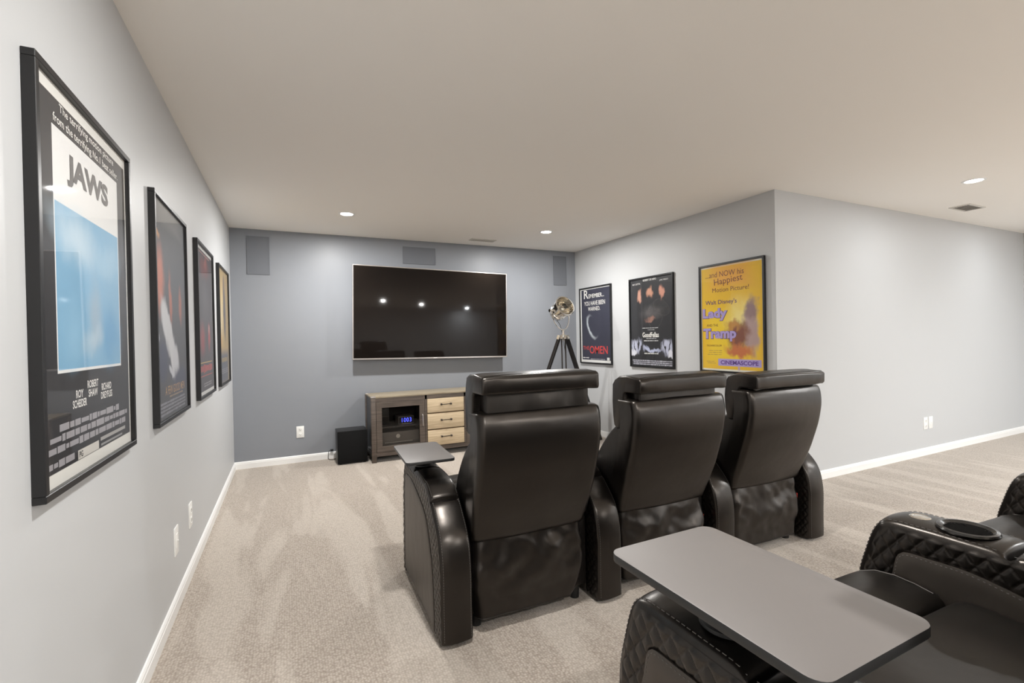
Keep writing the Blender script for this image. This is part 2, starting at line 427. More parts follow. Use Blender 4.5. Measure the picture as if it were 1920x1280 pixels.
def nb_frame(x0, x1, z0, z1, w):
    b = nb()
    for a in ((x0,x1,z0,z0+w),(x0,x1,z1-w,z1),(x0,x0+w,z0+w,z1-w),(x1-w,x1,z0+w,z1-w)): box(b, a[0],a[1],CYF+.001,CYF+.022,a[2],a[3],.0015,1)
    return b
door(CX0+PW+.003, XD0-.025, XD0-.052)
door(XD1+.025, CX1-PW-.003, XD1+.052)
dz = [(.112,.281),(.294,.461),(.474,.626)]
for z0, z1 in dz:
    d = cpart('drawer', box(nb(), XD0+.004, XD1-.004, CYF-.002, CYF+.30, z0, z1, .002), M_oak)
    hb = nb(); xm, zm = (XD0+XD1)/2, (z0+z1)/2+.01
    tube(hb, [(xm-.055, CYF-.024, zm),(xm+.055, CYF-.024, zm)], .0042, 8)
    for s in (-1, 1): box(hb, xm+s*.055-.008, xm+s*.055+.008, CYF-.028, CYF-.001, zm-.009, zm+.009, .002, 1)
    h = obj('pull', hb, M_bronze, d)
    for v in h.data.vertices: v.co -= Vector(((CX0+CX1)/2, (CYF+CYB)/2, 0))
# devices behind the glass door
cb = thing('cable_box', 'black set-top box with glowing blue 1003 digits behind the glass door', 'set-top box', (1.66, CYF+.10, .3606))
obj('case', box(nb(), -.085, .085, 0, .20, 0, .085, .004), M_devgry, cb)
obj('display', box(nb(), -.078, .078, -.002, .002, .012, .078), M_devblk, cb, smooth=False)
dm = text_mesh('1003', .104, .046, -.004, space=1.15)
dgt = obj('digits', dm, M_digit, cb, smooth=False); dgt.rotation_euler = (PI/2,0,0); dgt.location = (.004, -.003, .046)
obj('front_strip', box(nb(), -.05, .06, -.003, .004, .001, .007), M_led, cb, smooth=False)
rc = thing('receiver', 'dark audio receiver on the cabinet floor behind the glass door', 'receiver', (1.58, CYF+.07, .1036))
obj('case', box(nb(), -.215, .215, 0, .30, .012, .190, .004), M_devgry, rc)
for x in (-.17, .17): 
    for y in (.04, .26): obj('foot', lathe(nb(), [(0,0),(.018,0),(.018,.013),(0,.013)], 16, Matrix.Translation((x,y,0))), M_rubber, rc)
kb = nb(); lathe(kb, [(0,0),(.020,0),(.022,.016),(0,.016)], 24, Matrix.Translation((-.02,-.001,.145)) @ Matrix.Rotation(PI/2,4,'X'))
obj('volume_knob', kb, M_led, rc)
led = None
for i in range(18):
    if led is None: o = obj('button', box(nb(), -.006, .006, -.004, .002, -.0035, .0035), M_led, rc, smooth=False); led = o.data
    else: o = bpy.data.objects.new('button', led); C.objects.link(o); o.parent = rc
    o.location = (-.15+i*.0165, 0, .080)
obj('power_lamp', box(nb(), -.19, -.184, -.003, .002, .03, .036), mat('red_lamp', (.2,.01,.01), .4, emit=(1,.05,.03), estr=1.5), rc, smooth=False)
bx2 = thing('game_box', 'black electronics box at the back of the cabinet shelf', 'electronics', (1.43, CYF+.16, .3606))
obj('case', box(nb(), -.06, .06, 0, .22, 0, .19, .004), M_devblk, bx2)
obj('front_seam', box(nb(), -.058, .058, -.001, .001, .09, .093), M_devgry, bx2, smooth=False)

# ------------------------------------------------------------------ subwoofer
sw = thing('subwoofer', 'black cube subwoofer on the carpet beside the media cabinet', 'speaker', (1.10, -.24, 0))
obj('cabinet', box(nb(), -.15, .15, -.105, .115, .008, .345, .004), M_sub, sw)
obj('cloth_front', box(nb(), -.148, .148, -.122, -.104, .010, .343, .006), M_subcloth, sw)
for x in (-.12, .12):
    for y in (-.08, .09): obj('foot', lathe(nb(), [(0,0),(.014,0),(.016,.010),(0,.010)], 14, Matrix.Translation((x,y,0))), M_rubber, sw)
b = nb(); box(b, .905, .935, -.035, -.012, .085, .103, .003)
cbk = nb(); tube(cbk, catmull([(.90,-.028,.094),(.888,-.035,.085),(.882,-.04,.04),(.886,-.05,.006),(.93,-.09,.005),(.97,-.11,.03),(.975,-.122,.07)], 30), .003, 6)
co = obj('power_cord', cbk, M_rubber, sw); pl = obj('plug', b, M_rubber, co)
for o in (co, pl):
    for v in o.data.vertices: v.co -= Vector((1.10,-.24,0))

# ------------------------------------------------------------------ tripod spotlight
LX, LY, LZ = 3.405, -.80, 1.284
lp = thing('tripod_lamp', 'chrome searchlight floor lamp on a black wooden tripod in the corner', 'lamp', (LX, LY, 0))
obj('hub', lathe(nb(), [(0,LZ-.05),(.020,LZ-.05),(.024,LZ-.02),(.040,LZ-.01),(.040,LZ+.012),(.018,LZ+.02),(.014,LZ+.06),(.020,LZ+.068),(.010,LZ+.08),(0,LZ+.08)], 24), M_chrome, lp)
s_ = .40
for th in (math.radians(8), math.radians(122), math.radians(240)):
    dr = Vector((math.cos(th), math.sin(th), 0)); side = Vector((-dr.y, dr.x, 0))
    top = dr*.045 + Vector((0,0,LZ)); zf = .0
    foot = dr*(.045+s_*LZ)
    lg = nb()
    for s in (-1, 1):
        a = top+side*s*.021; c = foot+side*s*.021
        t = bmesh.new(); bmesh.ops.create_cube(t, size=1)
        ax = (c-a); ln = ax.length; z = ax.normalized(); x = side; y = z.cross(x)
        mtx = Matrix((x, y, z)).transposed().to_4x4(); mtx.translation = (a+c)/2
        for v in t.verts: v.co = Vector((v.co.x*.016, v.co.y*.024, v.co.z*(ln-.02)))
        merge(lg, t, mtx)
    # lower slat between the pair
    t = bmesh.new(); bmesh.ops.create_cube(t, size=1)
    for v in t.verts: v.co = Vector((v.co.x*.022, v.co.y*.022, v.co.z*ln*.45))
    mtx.translation = top.lerp(foot, .775); merge(lg, t, mtx)
    leg = obj('leg', lg, M_legblk, lp, smooth=False)
    cpb = nb()
    for s in (-1, 1):
        a = top+side*s*.021; d_ = (foot-top).normalized()
        t = bmesh.new(); bmesh.ops.create_cube(t, size=1); bmesh.ops.bevel(t, geom=t.edges[:], offset=.1, segments=2, affect='EDGES')
        for v in t.verts: v.co = Vector((v.co.x*.024, v.co.y*.032, v.co.z*.05))
        m2 = mtx.copy(); m2.translation = a+d_*.012; merge(cpb, t, m2)
    obj('metal_cap', cpb, M_chrome, leg)
    fb = nb(); lathe(fb, [(0,0),(.016,0),(.016,.02),(.010,.03),(0,.03)], 14, Matrix.Translation(foot)); obj('foot', fb, M_chrome, leg)
HC = Vector((-.035, .0, 1.585))            # centre of the lamp head
ax = Vector((.06, -.90, .40)).normalized()
xr = ax.cross(Vector((0,0,1))).normalized(); yu = xr.cross(ax)
HM = Matrix((xr, yu, ax)).transposed().to_4x4(); HM = HM @ Matrix.Scale(1.10, 4); HM.translation = HC
obj('lamp_body', lathe(nb(), [(0,-.135),(.03,-.133),(.058,-.118),(.080,-.09),(.084,-.05),(.084,-.048),(.090,-.044),(.090,-.030),(.084,-.026),(.084,.04),(.098,.046),(.104,.05),(.104,.085),(.112,.088),(.112,.102),(.100,.104),(.098,.070),(.07,.0),(0,-.03)], 40, HM), M_chrome, lp)
obj('front_glass', lathe(nb(), [(0,.088),(.10,.084),(.10,.081),(0,.085)], 40, HM), M_lampglass, lp)
obj('bulb', lathe(nb(), [(0,.05),(.02,.045),(.03,.025),(.022,0),(.014,-.02),(0,-.025)], 20, HM), M_trim, lp)
gb = nb()
for k in range(-3, 4):
    hh = math.sqrt(max(.1**2-(k*.026)**2, 1e-4)); tube(gb, [HM @ Vector((-hh,k*.026,.096)), HM @ Vector((hh,k*.026,.096))], .0016, 6)
obj('wire_guard', gb, M_chrome, lp)
for sgn in (-1, 1):
    kb = nb(); lathe(kb, [(0,0),(.012,0),(.012,.012),(.006,.014),(.006,.03),(.016,.032),(.018,.045),(0,.047)], 16, HM @ Matrix.Translation((sgn*.084,0,-.01)) @ Matrix.Rotation(sgn*PI/2,4,'Y'))
    obj('side_knob', kb, M_chrome, lp)
hb = nb(); tube(hb, [HM @ Vector(p) for p in ((0,.084,-.06),(0,.115,-.06),(0,.12,-.04),(0,.12,.0),(0,.115,.02),(0,.09,.02))], .005, 8)
obj('top_handle', hb, M_chrome, lp)
yk = nb(); pts = []
kl = HM @ Vector((-.112,0,-.01)); kr = HM @ Vector((.112,0,-.01)); bot = Vector((0,0,LZ+.075))
for i in range(25):
    a = PI*i/24; mid = (kl+kr)/2; hx = (kr-kl)/2
    pts.append(mid - hx*math.cos(a) + (bot-mid)*math.sin(a))
tube(yk, pts, .0055, 8); obj('yoke', yk, M_chrome, lp)
cbk = nb(); tube(cbk, catmull([HM @ Vector((0,-.05,-.12)), (-.03,.02,1.42), (.0,.02,1.30), (.012,-.03,1.0), (.0,.0,.6), (.03,.03,.2), (.05,.06,.004),(.2,.3,.004),(.3,.6,.004)], 60), .003, 6)
obj('power_cord', cbk, M_rubber, lp)

# ------------------------------------------------------------------ framed posters
SW, SH, FD = .69, 1.0, .025
def print_mat(name, base, items, grain=.03):
    """flat print: soft coloured patches over a base colour, laid out on the sheet's own UVs.
    items: (shape, u, v_from_top, ru, rv, rot_deg, colour, softness[, strength])"""
    m = mat(name, base, .55, spec=.3)
    uv = N(m, 'ShaderNodeUVMap'); sp = N(m, 'ShaderNodeSeparateXYZ')
    nz = N(m, 'ShaderNodeTexNoise'); nz.inputs['Scale'].default_value = 9; nz.inputs['Detail'].default_value = 4
    L(m, uv.outputs[0], nz.inputs['Vector'])
    vm = N(m, 'ShaderNodeVectorMath', operation='MULTIPLY_ADD'); L(m, nz.outputs['Color'], vm.inputs[0])
    vm.inputs[1].default_value = (grain*2, grain*2, 0)
    off = N(m, 'ShaderNodeVectorMath', operation='SUBTRACT'); L(m, uv.outputs[0], off.inputs[0]); off.inputs[1].default_value = (grain, grain, 0)
    L(m, off.outputs[0], vm.inputs[2])
    sp2 = N(m, 'ShaderNodeSeparateXYZ'); L(m, vm.outputs[0], sp2.inputs[0]); L(m, uv.outputs[0], sp.inputs[0])
    def mth(op, a, b=None, c=None):
        n = N(m, 'ShaderNodeMath', operation=op)
        for i, x in enumerate((a, b, c)):
            if x is None: continue
            if isinstance(x, (int, float)): n.inputs[i].default_value = x
            else: L(m, x, n.inputs[i])
        return n.outputs[0]
    cur = None
    for it in items:
        sh, u, v, ru, rv, rot, col, soft = it[:8]; st = it[8] if len(it) > 8 else 1.0
        src = sp if sh == 'rect' else sp2
        du = mth('MULTIPLY', mth('SUBTRACT', src.outputs[0], u), .69); dv = mth('SUBTRACT', src.outputs[1], 1-v)
        ca, sa = math.cos(math.radians(rot)), math.sin(math.radians(rot))
        x = mth('ADD', mth('MULTIPLY', du, ca), mth('MULTIPLY', dv, sa)); y = mth('SUBTRACT', mth('MULTIPLY', dv, ca), mth('MULTIPLY', du, sa))
        x = mth('DIVIDE', x, ru*.69); y = mth('DIVIDE', y, rv)
        if sh == 'rect': d = mth('MAXIMUM', mth('ABSOLUTE', x), mth('ABSOLUTE', y))
        else: d = mth('SQRT', mth('ADD', mth('MULTIPLY', x, x), mth('MULTIPLY', y, y)))
        mr = N(m, 'ShaderNodeMapRange', interpolation_type='SMOOTHSTEP')
        mr.inputs['From Min'].default_value = 1.0; mr.inputs['From Max'].default_value = 1.0-max(soft, .004)
        mr.inputs['To Max'].default_value = st
        L(m, d, mr.inputs['Value'])
        mx = N(m, 'ShaderNodeMix', data_type='RGBA'); L(m, mr.outputs[0], mx.inputs['Factor'])
        if cur is None: mx.inputs['A'].default_value = (*base, 1)
        else: L(m, cur, mx.inputs['A'])
        mx.inputs['B'].default_value = (*col, 1); cur = mx.outputs['Result']
    if cur is not None: L(m, cur, P(m).inputs['Base Color'])
    return m
fbm = nb(); fr = .017
for a in ((-SW/2,SW/2,0,fr),(-SW/2,SW/2,SH-fr,SH),(-SW/2,-SW/2+fr,fr,SH-fr),(SW/2-fr,SW/2,fr,SH-fr)): box(fbm, a[0],a[1],a[2],a[3],0,FD,.0012,1)
FRAME = obj('frame', fbm, M_black); FRAME_ME = FRAME.data; bpy.data.objects.remove(FRAME)
ink = {}
def ink_mat(c):
    if c not in ink: ink[c] = mat('ink_%02d' % len(ink), c, .55, spec=.3)
    return ink[c]
def poster(yc, side, z0, label, m, texts=(), bars=(), name='framed_poster'):
    if side == 'left': R = Matrix(((0,0,1),(1,0,0),(0,1,0))).to_4x4(); R.translation = (0, yc, z0)
    else: R = Matrix(((0,0,-1),(-1,0,0),(0,1,0))).to_4x4(); R.translation = (W, yc, z0)
    t = thing(name, label, 'poster'); t.matrix_world = R
    f = bpy.data.objects.new('frame', FRAME_ME); C.objects.link(f); f.parent = t
    b = nb(); vs_ = [b.verts.new(c) for c in ((-SW/2+fr-.002,fr-.002,.012),(SW/2-fr+.002,fr-.002,.012),(SW/2-fr+.002,SH-fr+.002,.012),(-SW/2+fr-.002,SH-fr+.002,.012))]
    uvl = b.loops.layers.uv.new('UVMap'); fc = b.faces.new(vs_)
    for lp_ in fc.loops: lp_[uvl].uv = (lp_.vert.co.x/SW+.5, lp_.vert.co.y/SH)
    ext = bmesh.ops.extrude_face_region(b, geom=[fc]); 
    for v in [g for g in ext['geom'] if isinstance(g, bmesh.types.BMVert)]: v.co.z -= .006
    sh = obj('print', b, m, t, smooth=False)
    for i, (body, u, v, w, h, col, *o) in enumerate(texts):
        kw = o[0] if o else {}
        rot = kw.pop('rot', 0) if kw else 0
        me = text_mesh(body, w*SW, h*SH, **kw)
        q = obj('lettering', me, ink_mat(col), sh, smooth=False)
        q.location = ((u-.5)*SW, (1-v)*SH, .0126+.0002*i/len(texts)); q.rotation_euler = (0,0,math.radians(rot))
    for (u, v, w, h, col) in bars:
        q = obj('printed_block', box(nb(), -w*SW/2, w*SW/2, -h*SH/2, h*SH/2, -.0004, .0001), ink_mat(col), sh, smooth=False)
        q.location = ((u-.5)*SW, (1-v)*SH, .0123)
    obj('glazing', box(nb(), -SW/2+fr-.002, SW/2-fr+.002, fr-.002, SH-fr+.002, .0165, .0185), M_glass, t, smooth=False)
    return t
WHT, DK, GRY = (.80,.79,.76), (.09,.09,.10), (.42,.41,.42)
def credits(lines, u0, u1, v0, dv, h, col, seed):
    """rows of credit type too small to read in the photo: broken bars of print"""
    rnd = random.Random(seed); out = []
    for i in range(lines):
        u = u0 + rnd.random()*.03
        while u < u1-.02:
            w = min(.02+rnd.random()*.07, u1-u); out.append((u+w/2, v0+i*dv, w, h*(.7+.5*rnd.random()), col)); u += w+.008
    return out
# dark poster with a white and blue picture
m1 = print_mat('print_blue_picture', (.78,.77,.73), [
    ('rect',.5,.5,.462,.452,0,(.030,.029,.032),.005),
    ('rect',.505,.418,.345,.301,0,(.80,.80,.79),.004),
    ('rect',.505,.505,.338,.207,0,(.22,.43,.62),.012),
    ('ell',.36,.37,.34,.10,-12,(.52,.66,.76),.95,.9),('ell',.70,.40,.22,.07,10,(.34,.54,.70),.9,.8),
    ('ell',.70,.62,.20,.12,0,(.12,.33,.56),.9,.8),('ell',.30,.62,.14,.14,0,(.30,.53,.72),.9,.7),
    ('ell',.53,.57,.11,.15,0,(.36,.45,.53),.9,.7),('ell',.50,.64,.16,.05,12,(.50,.62,.70),.9,.6)], .05)
poster(-3.785,'left',.925,'black framed charcoal poster with a big white and blue picture panel', m1, [
    ('The terrifying motion picture',.513,.066,.58,.026,WHT,{'bold':.01}),
    ('from the terrifying No.1 best seller.',.515,.100,.69,.028,WHT,{'bold':.01}),
    ('JAWS',.50,.200,.44,.085,(.115,.11,.11),{'bold':.045}),
    ('ROBERT',.483,.758,.118,.021,WHT,{'bold':.02}),('SHAW',.483,.783,.10,.021,WHT,{'bold':.02}),
    ('ROY',.345,.778,.07,.021,WHT,{'bold':.02}),('SCHEIDER',.345,.803,.135,.021,WHT,{'bold':.02}),
    ('RICHARD',.64,.774,.12,.021,WHT,{'bold':.02}),('DREYFUSS',.64,.799,.14,.021,WHT,{'bold':.02}),
    ('PG',.345,.937,.035,.016,(.05,.05,.05),{'bold':.02})],
    credits(1,.16,.80,.850,.02,.016,(.34,.33,.35),1)+credits(1,.06,.92,.874,.02,.016,(.34,.33,.35),2)+credits(1,.07,.90,.899,.02,.016,(.34,.33,.35),3)+
    credits(1,.07,.29,.933,.02,.015,(.34,.33,.35),4)+[(.425,.937,.215,.024,(.62,.60,.56)),(.72,.925,.33,.010,(.40,.39,.38)),(.70,.942,.28,.006,(.30,.30,.30))])
# dark poster, orange streaks and white diagonal
m2 = print_mat('print_orange_streaks', (.055,.053,.058), [
    ('rect',.5,.06,.5,.08,0,(.17,.165,.16),.8),
    ('ell',.16,.36,.17,.20,-6,(.62,.17,.08),.7),('ell',.10,.17,.10,.03,0,(.65,.30,.10),.7),
    ('ell',.46,.44,.06,.17,6,(.50,.13,.06),.8),('ell',.78,.46,.07,.13,4,(.45,.13,.07),.8),
    ('ell',.38,.60,.13,.24,38,(.70,.70,.72),.35),('ell',.58,.74,.15,.10,30,(.66,.66,.70),.5),
    ('ell',.22,.72,.24,.14,0,(.030,.035,.075),.7),('ell',.72,.83,.35,.10,0,(.035,.04,.08),.7),
    ('ell',.46,.775,.10,.022,-10,(.62,.63,.68),.5),('ell',.10,.62,.05,.03,0,(.55,.56,.62),.5)], .05)
poster(-2.76,'left',.925,'black framed dark poster with orange streaks, a white diagonal and gold title', m2, [
    ('A FEW GOOD MEN',.56,.862,.62,.040,(.45,.26,.10),{'bold':.01})], credits(4,.10,.90,.915,.016,.009,(.24,.24,.27),5)+credits(1,.35,.80,.893,.02,.008,(.3,.22,.14),6))
# red and black poster
m3 = print_mat('print_red_black', (.78,.77,.74), [
    ('rect',.5,.5,.468,.462,0,(.050,.038,.042),.005),('ell',.48,.14,.40,.11,0,(.17,.03,.025),.8),
    ('ell',.55,.11,.12,.06,0,(.30,.07,.05),.8),('ell',.5,.36,.30,.20,0,(.085,.075,.08),.9),
    ('ell',.30,.62,.20,.16,0,(.28,.03,.03),.8),('ell',.70,.60,.10,.13,0,(.42,.05,.05),.8),('ell',.70,.56,.05,.05,0,(.55,.32,.28),.8)], .05)
poster(-1.73,'left',.925,'black framed black and deep red poster with a white border', m3, [], 
    credits(1,.18,.82,.055,.02,.012,(.40,.20,.18),7)+credits(1,.14,.86,.815,.02,.05,(.42,.06,.05),8)+[(.5,.775,.72,.006,(.55,.36,.10)),(.5,.862,.72,.006,(.45,.08,.06))]+credits(2,.3,.8,.915,.016,.008,(.3,.28,.28),9))
# yellow poster with a dark upright patch
m4 = print_mat('print_yellow_dark', (.50,.34,.12), [
    ('ell',.35,.30,.5,.28,0,(.80,.58,.24),.9),('ell',.22,.45,.3,.26,0,(.78,.62,.34),.9),
    ('ell',.58,.36,.16,.34,4,(.10,.075,.075),.5),('ell',.55,.12,.10,.08,0,(.20,.13,.09),.7),('ell',.20,.62,.16,.10,0,(.72,.40,.10),.8),
    ('rect',.5,.86,.52,.18,0,(.085,.085,.11),.5)], .05)
poster(-.72,'left',.925,'black framed golden yellow poster with a dark upright patch', m4, [], credits(1,.2,.8,.79,.02,.035,(.34,.25,.10),10)+credits(3,.2,.85,.87,.016,.008,(.26,.26,.28),11))
# navy poster
m5 = print_mat('print_navy', (.80,.80,.78), [
    ('rect',.515,.49,.455,.462,0,(.036,.037,.058),.004),
    ('ell',.40,.52,.16,.20,32,(.55,.60,.64),.35),('ell',.44,.515,.15,.19,32,(.036,.037,.058),.25)], .03)
CRM = (.78,.77,.74)
poster(-.463,'right',.920,'black framed navy poster with REMEMBER lettering and red title', m5, [
    ('R',.222,.090,.15,.112,CRM,{'bold':.01}),('EMEMBER...',.545,.118,.48,.052,CRM,{'bold':.01}),
    ('YOU HAVE BEEN',.485,.212,.66,.056,CRM,{'bold':.01}),('WARNED.',.47,.285,.38,.052,CRM,{'bold':.01}),
    ('THE',.195,.795,.20,.048,(.62,.055,.05),{'bold':.0}),('OMEN',.59,.818,.56,.100,(.62,.055,.05),{'bold':.01})],
    credits(1,.07,.28,.925,.02,.014,(.62,.62,.62),12)+credits(1,.33,.80,.938,.02,.008,(.45,.45,.48),13)+[(.885,.93,.075,.035,(.72,.72,.70))])
# black poster, three warm patches
m6 = print_mat('print_black_city', (.030,.030,.033), [
    ('ell',.24,.20,.085,.085,0,(.52,.28,.21),.6),('ell',.49,.185,.085,.095,0,(.50,.26,.18),.6),('ell',.75,.185,.085,.085,0,(.54,.26,.19),.6),
    ('ell',.50,.40,.34,.10,0,(.085,.080,.082),.9),('ell',.50,.47,.16,.03,8,(.26,.14,.11),.9),
    ('ell',.14,.76,.18,.11,0,(.46,.48,.60),.55),('ell',.86,.77,.18,.10,0,(.46,.48,.60),.55),('ell',.5,.80,.30,.035,0,(.42,.45,.60),.6),
    ('ell',.06,.84,.12,.05,-20,(.66,.67,.74),.5),('ell',.94,.84,.12,.05,20,(.66,.67,.74),.5),
    ('ell',.20,.73,.020,.09,0,(.03,.03,.035),.5),('ell',.10,.76,.014,.10,0,(.03,.03,.035),.5),('ell',.28,.77,.016,.08,0,(.03,.03,.035),.5),
    ('ell',.80,.76,.016,.09,0,(.03,.03,.035),.5),('ell',.90,.75,.018,.10,0,(.03,.03,.035),.5),
    ('ell',.5,.93,.46,.085,0,(.028,.028,.030),.25)], .09)
poster(-1.495,'right',.920,'black framed black poster with three warm patches over a pale city strip', m6, [
    ('RAY LIOTTA',.175,.066,.19,.018,CRM,{'bold':.01}),('ROBERT DE NIRO',.485,.036,.30,.022,CRM,{'bold':.01}),('JOE PESCI',.80,.062,.18,.018,CRM,{'bold':.01}),
    ('GoodFellas',.49,.640,.37,.056,CRM,{'bold':.02})],
    credits(1,.30,.68,.565,.02,.007,(.5,.5,.5),14)+credits(1,.40,.58,.585,.02,.006,(.4,.4,.4),15)+credits(1,.38,.62,.680,.02,.008,(.5,.5,.5),16)+credits(1,.32,.66,.705,.02,.008,(.6,.6,.6),17)+
    credits(3,.05,.95,.925,.02,.013,(.40,.40,.46),18)+credits(1,.32,.66,.845,.02,.015,(.5,.5,.48),19))
# yellow poster
m7 = print_mat('print_yellow_warm', (.80,.78,.68), [
    ('rect',.5,.5,.462,.468,0,(.80,.50,.035),.004),('rect',.5,.66,.460,.31,0,(.84,.60,.045),.5),('rect',.5,.12,.46,.16,0,(.80,.40,.06),.8),
    ('ell',.66,.55,.32,.32,0,(.88,.74,.26),.9),
    ('ell',.80,.62,.15,.26,6,(.45,.32,.30),.55),('ell',.80,.44,.13,.13,-20,(.30,.20,.20),.7),
    ('ell',.60,.66,.22,.15,14,(.22,.08,.05),.6),('ell',.53,.58,.13,.07,-10,(.52,.26,.07),.7),('ell',.62,.79,.26,.09,0,(.56,.17,.06),.6)], .10)
BRN, PUR, VIO = (.20,.075,.045), (.13,.07,.16), (.42,.34,.66)
poster(-2.523,'right',.920,'black framed yellow poster with purple title lettering beside the wall corner', m7, [
    ('...and NOW his',.41,.098,.60,.050,BRN,{'bold':.0}),('Happiest',.47,.168,.44,.075,BRN,{'bold':.0,'rot':4}),('Motion Picture!',.50,.242,.56,.040,BRN,{'bold':.0}),
    ("Walt Disney's",.35,.358,.50,.052,PUR,{'bold':.01}),('Lady',.256,.468,.415,.120,PUR,{'bold':.075}),('Lady',.25,.466,.40,.115,VIO,{'bold':.045}),
    ('AND THE',.21,.565,.19,.022,BRN,{'bold':.0}),('Tramp',.326,.656,.545,.128,PUR,{'bold':.075}),('Tramp',.32,.654,.53,.122,VIO,{'bold':.045}),
    ('TECHNICOLOR',.235,.753,.25,.016,BRN,{'bold':.0}),('CINEMASCOPE',.618,.905,.56,.038,(.13,.06,.28),{'bold':.03})],
    [(.618,.905,.64,.064,VIO),(.618,.955,.03,.03,(.5,.38,.5))]+credits(3,.12,.36,.80,.018,.006,(.50,.33,.08),20)+credits(2,.10,.26,.90,.016,.006,(.50,.33,.08),21))

# ------------------------------------------------------------------ theatre recliners
PITCH_S, AW = .764, .135
NA = 480
OUT = catmull([(0,.02),(0,.16),(0,.319),(.030,.441),(.111,.532),(.176,.582),(.255,.617),(.385,.628),(.52,.626),(.62,.626),(.685,.622),(.712,.600),(.735,.535),(.755,.44),(.772,.2),(.776,.02)], NA)
INN = catmull([(.112,.02),(.115,.15),(.134,.295),(.185,.415),(.25,.488),(.40,.540),(.52,.566),(.60,.566),(.645,.564),(.663,.550),(.672,.51),(.686,.44),(.700,.2),(.703,.02)], NA)
NRM = []
for i, p in enumerate(OUT):
    d = (OUT[min(i+1,NA-1)]-OUT[max(i-1,0)]).normalized(); NRM.append(Vector((-d.y, d.x)))
def seg_off(i):
    """shape of the strap along the arm: creases between its blocks, raised pad"""
    y, z = OUT[i]; o = 0
    if z > .45:
        for yc, dp, w in ((.472,.022,.005),(.472,.007,.018),(.150,.012,.006),(.150,.004,.014)): o -= dp*math.exp(-((y-yc)/w)**2)
        if .150 < y < .262: o += .007*min(1, (y-.150)/.012, (.262-y)/.006)
        if y > .475: o += .003
    return o
def arm_meshes(hole):
    st0 = [(.0,-.012),(.003,-.005),(.009,-.001),(.016,.0005),(.040,.004),(.0675,.0055),(.095,.004),(.119,.0005),(.126,-.001),(.132,-.005),(.135,-.012)]
    mid = [(.016+.103*k/18, .0055-.005*(abs(k/18-.5)*2)**2.2) for k in range(19)]
    st = st0[:3]+mid+st0[-3:]
    b = nb(); grid = []
    for x, o in st:
        row = []
        for i, p in enumerate(OUT):
            q = p + NRM[i]*(o + seg_off(i)*(1 if .003 < x < .132 else .3)); row.append(b.verts.new((x, q.x, max(q.y,.012))))
        grid.append(row)
    for A, B in zip(grid, grid[1:]):
        for i in range(NA-1):
            c = (A[i].co+B[i+1].co)/2
            if hole and c.z > .6 and (c.x-.0675)**2+(c.y-.560)**2 < .0405**2: continue
            b.faces.new((A[i], A[i+1], B[i+1], B[i]))
    # underside and core
    box(b, .008, .127, .02, .755, .012, .40)
    body = b
    def h(y, z):
        a = (y/.033 + z/.043)*.92; c = (y/.033 - z/.043)*.92
        d = min(abs(a-round(a)), abs(c-round(c)))*2
        return (1-math.exp(-(d/.16)**2))*.55 + .45*math.sin(PI/2*min(1, d))
    MM = 26; bands = []; panels = []; stitch = nb()
    for sd in (0, 1):
        b = nb(); grid = []
        for t in range(MM+1):
            f = t/MM; row = []
            for i in range(NA):
                p0 = OUT[i]-NRM[i]*.010; q = p0.lerp(INN[i], f)
                e = min(1, f*6, (1-f)*6+.15)
                dx = .0005 + e*(.001+.0045*h(q.x, q.y))
                row.append(b.verts.new((-dx if sd == 0 else AW+dx, q.x, max(q.y,.012))))
            grid.append(row)
        for A, B in zip(grid, grid[1:]):
            for i in range(NA-1): b.faces.new((A[i], A[i+1], B[i+1], B[i]))
        bands.append(b)
        b = nb(); rings = []
        cen = Vector((.43, .27))
        for k, (ins, dx) in enumerate(((0,.001),(.0,.0045),(.008,.0065),(.03,.0075))):
            row = []
            for i in range(0, NA, 4):
                q = INN[i] + (cen-INN[i]).normalized()*ins; row.append(b.verts.new((-dx if sd == 0 else AW+dx, q.x, max(q.y,.012))))
            rings.append(row)
        for A, B in zip(rings, rings[1:]):
            for i in range(len(A)-1): b.faces.new((A[i], A[i+1], B[i+1], B[i]))
        b.faces.new(rings[-1]); panels.append(b)
    def dashes(curve, fx, off, step, side):
        s = 0; pts = curve
        for i in range(0, NA-4, step):
            a, c = pts[i], pts[i]+(pts[i+1]-pts[i])*min(step*.62, 2)
            if a.y < .03: continue
            p = [Vector((fx(i), *(a+NRM[i]*off(i)))), Vector((fx(i), *(c+NRM[i]*off(i))))]
            d = p[1]-p[0]; n = Vector((0, *NRM[i])); x = Vector((1,0,0))
            vs_ = [stitch.verts.new(p[j]+x*sx*.0005+n*sn*.0005) for j in (0,1) for sx, sn in ((-1,-1),(1,-1),(1,1),(-1,1))]
            for f in ((0,1,2,3),(7,6,5,4),(0,4,5,1),(1,5,6,2),(2,6,7,3),(3,7,4,0)): stitch.faces.new([vs_[k] for k in f])
    for xx in (.010, .125): dashes(OUT, lambda i: xx, lambda i: seg_off(i)+.0002, 3, 0)
    # double stitching along the top of the side panels
    for xx, sgn in ((-.0062,1),(AW+.0062,1)):
        for i in range(90, 393, 3):
            a, c = INN[i], INN[i]+(INN[i+1]-INN[i])*1.2
            q = [Vector((xx, *(p+(Vector((.43,.27))-p).normalized()*.006))) for p in (a, c)]
            dd = (q[1]-q[0]).normalized(); n = Vector((0,-dd.z,dd.y)); x = Vector((1,0,0))
            vs_ = [stitch.verts.new(q[j]+x*sx*.0006+n*sn*.0005) for j in (0,1) for sx, sn in ((-1,-1),(1,-1),(1,1),(-1,1))]
            for f in ((0,1,2,3),(7,6,5,4),(0,4,5,1),(1,5,6,2),(2,6,7,3),(3,7,4,0)): stitch.faces.new([vs_[k] for k in f])
    return body, bands, panels, stitch
PROTO = []
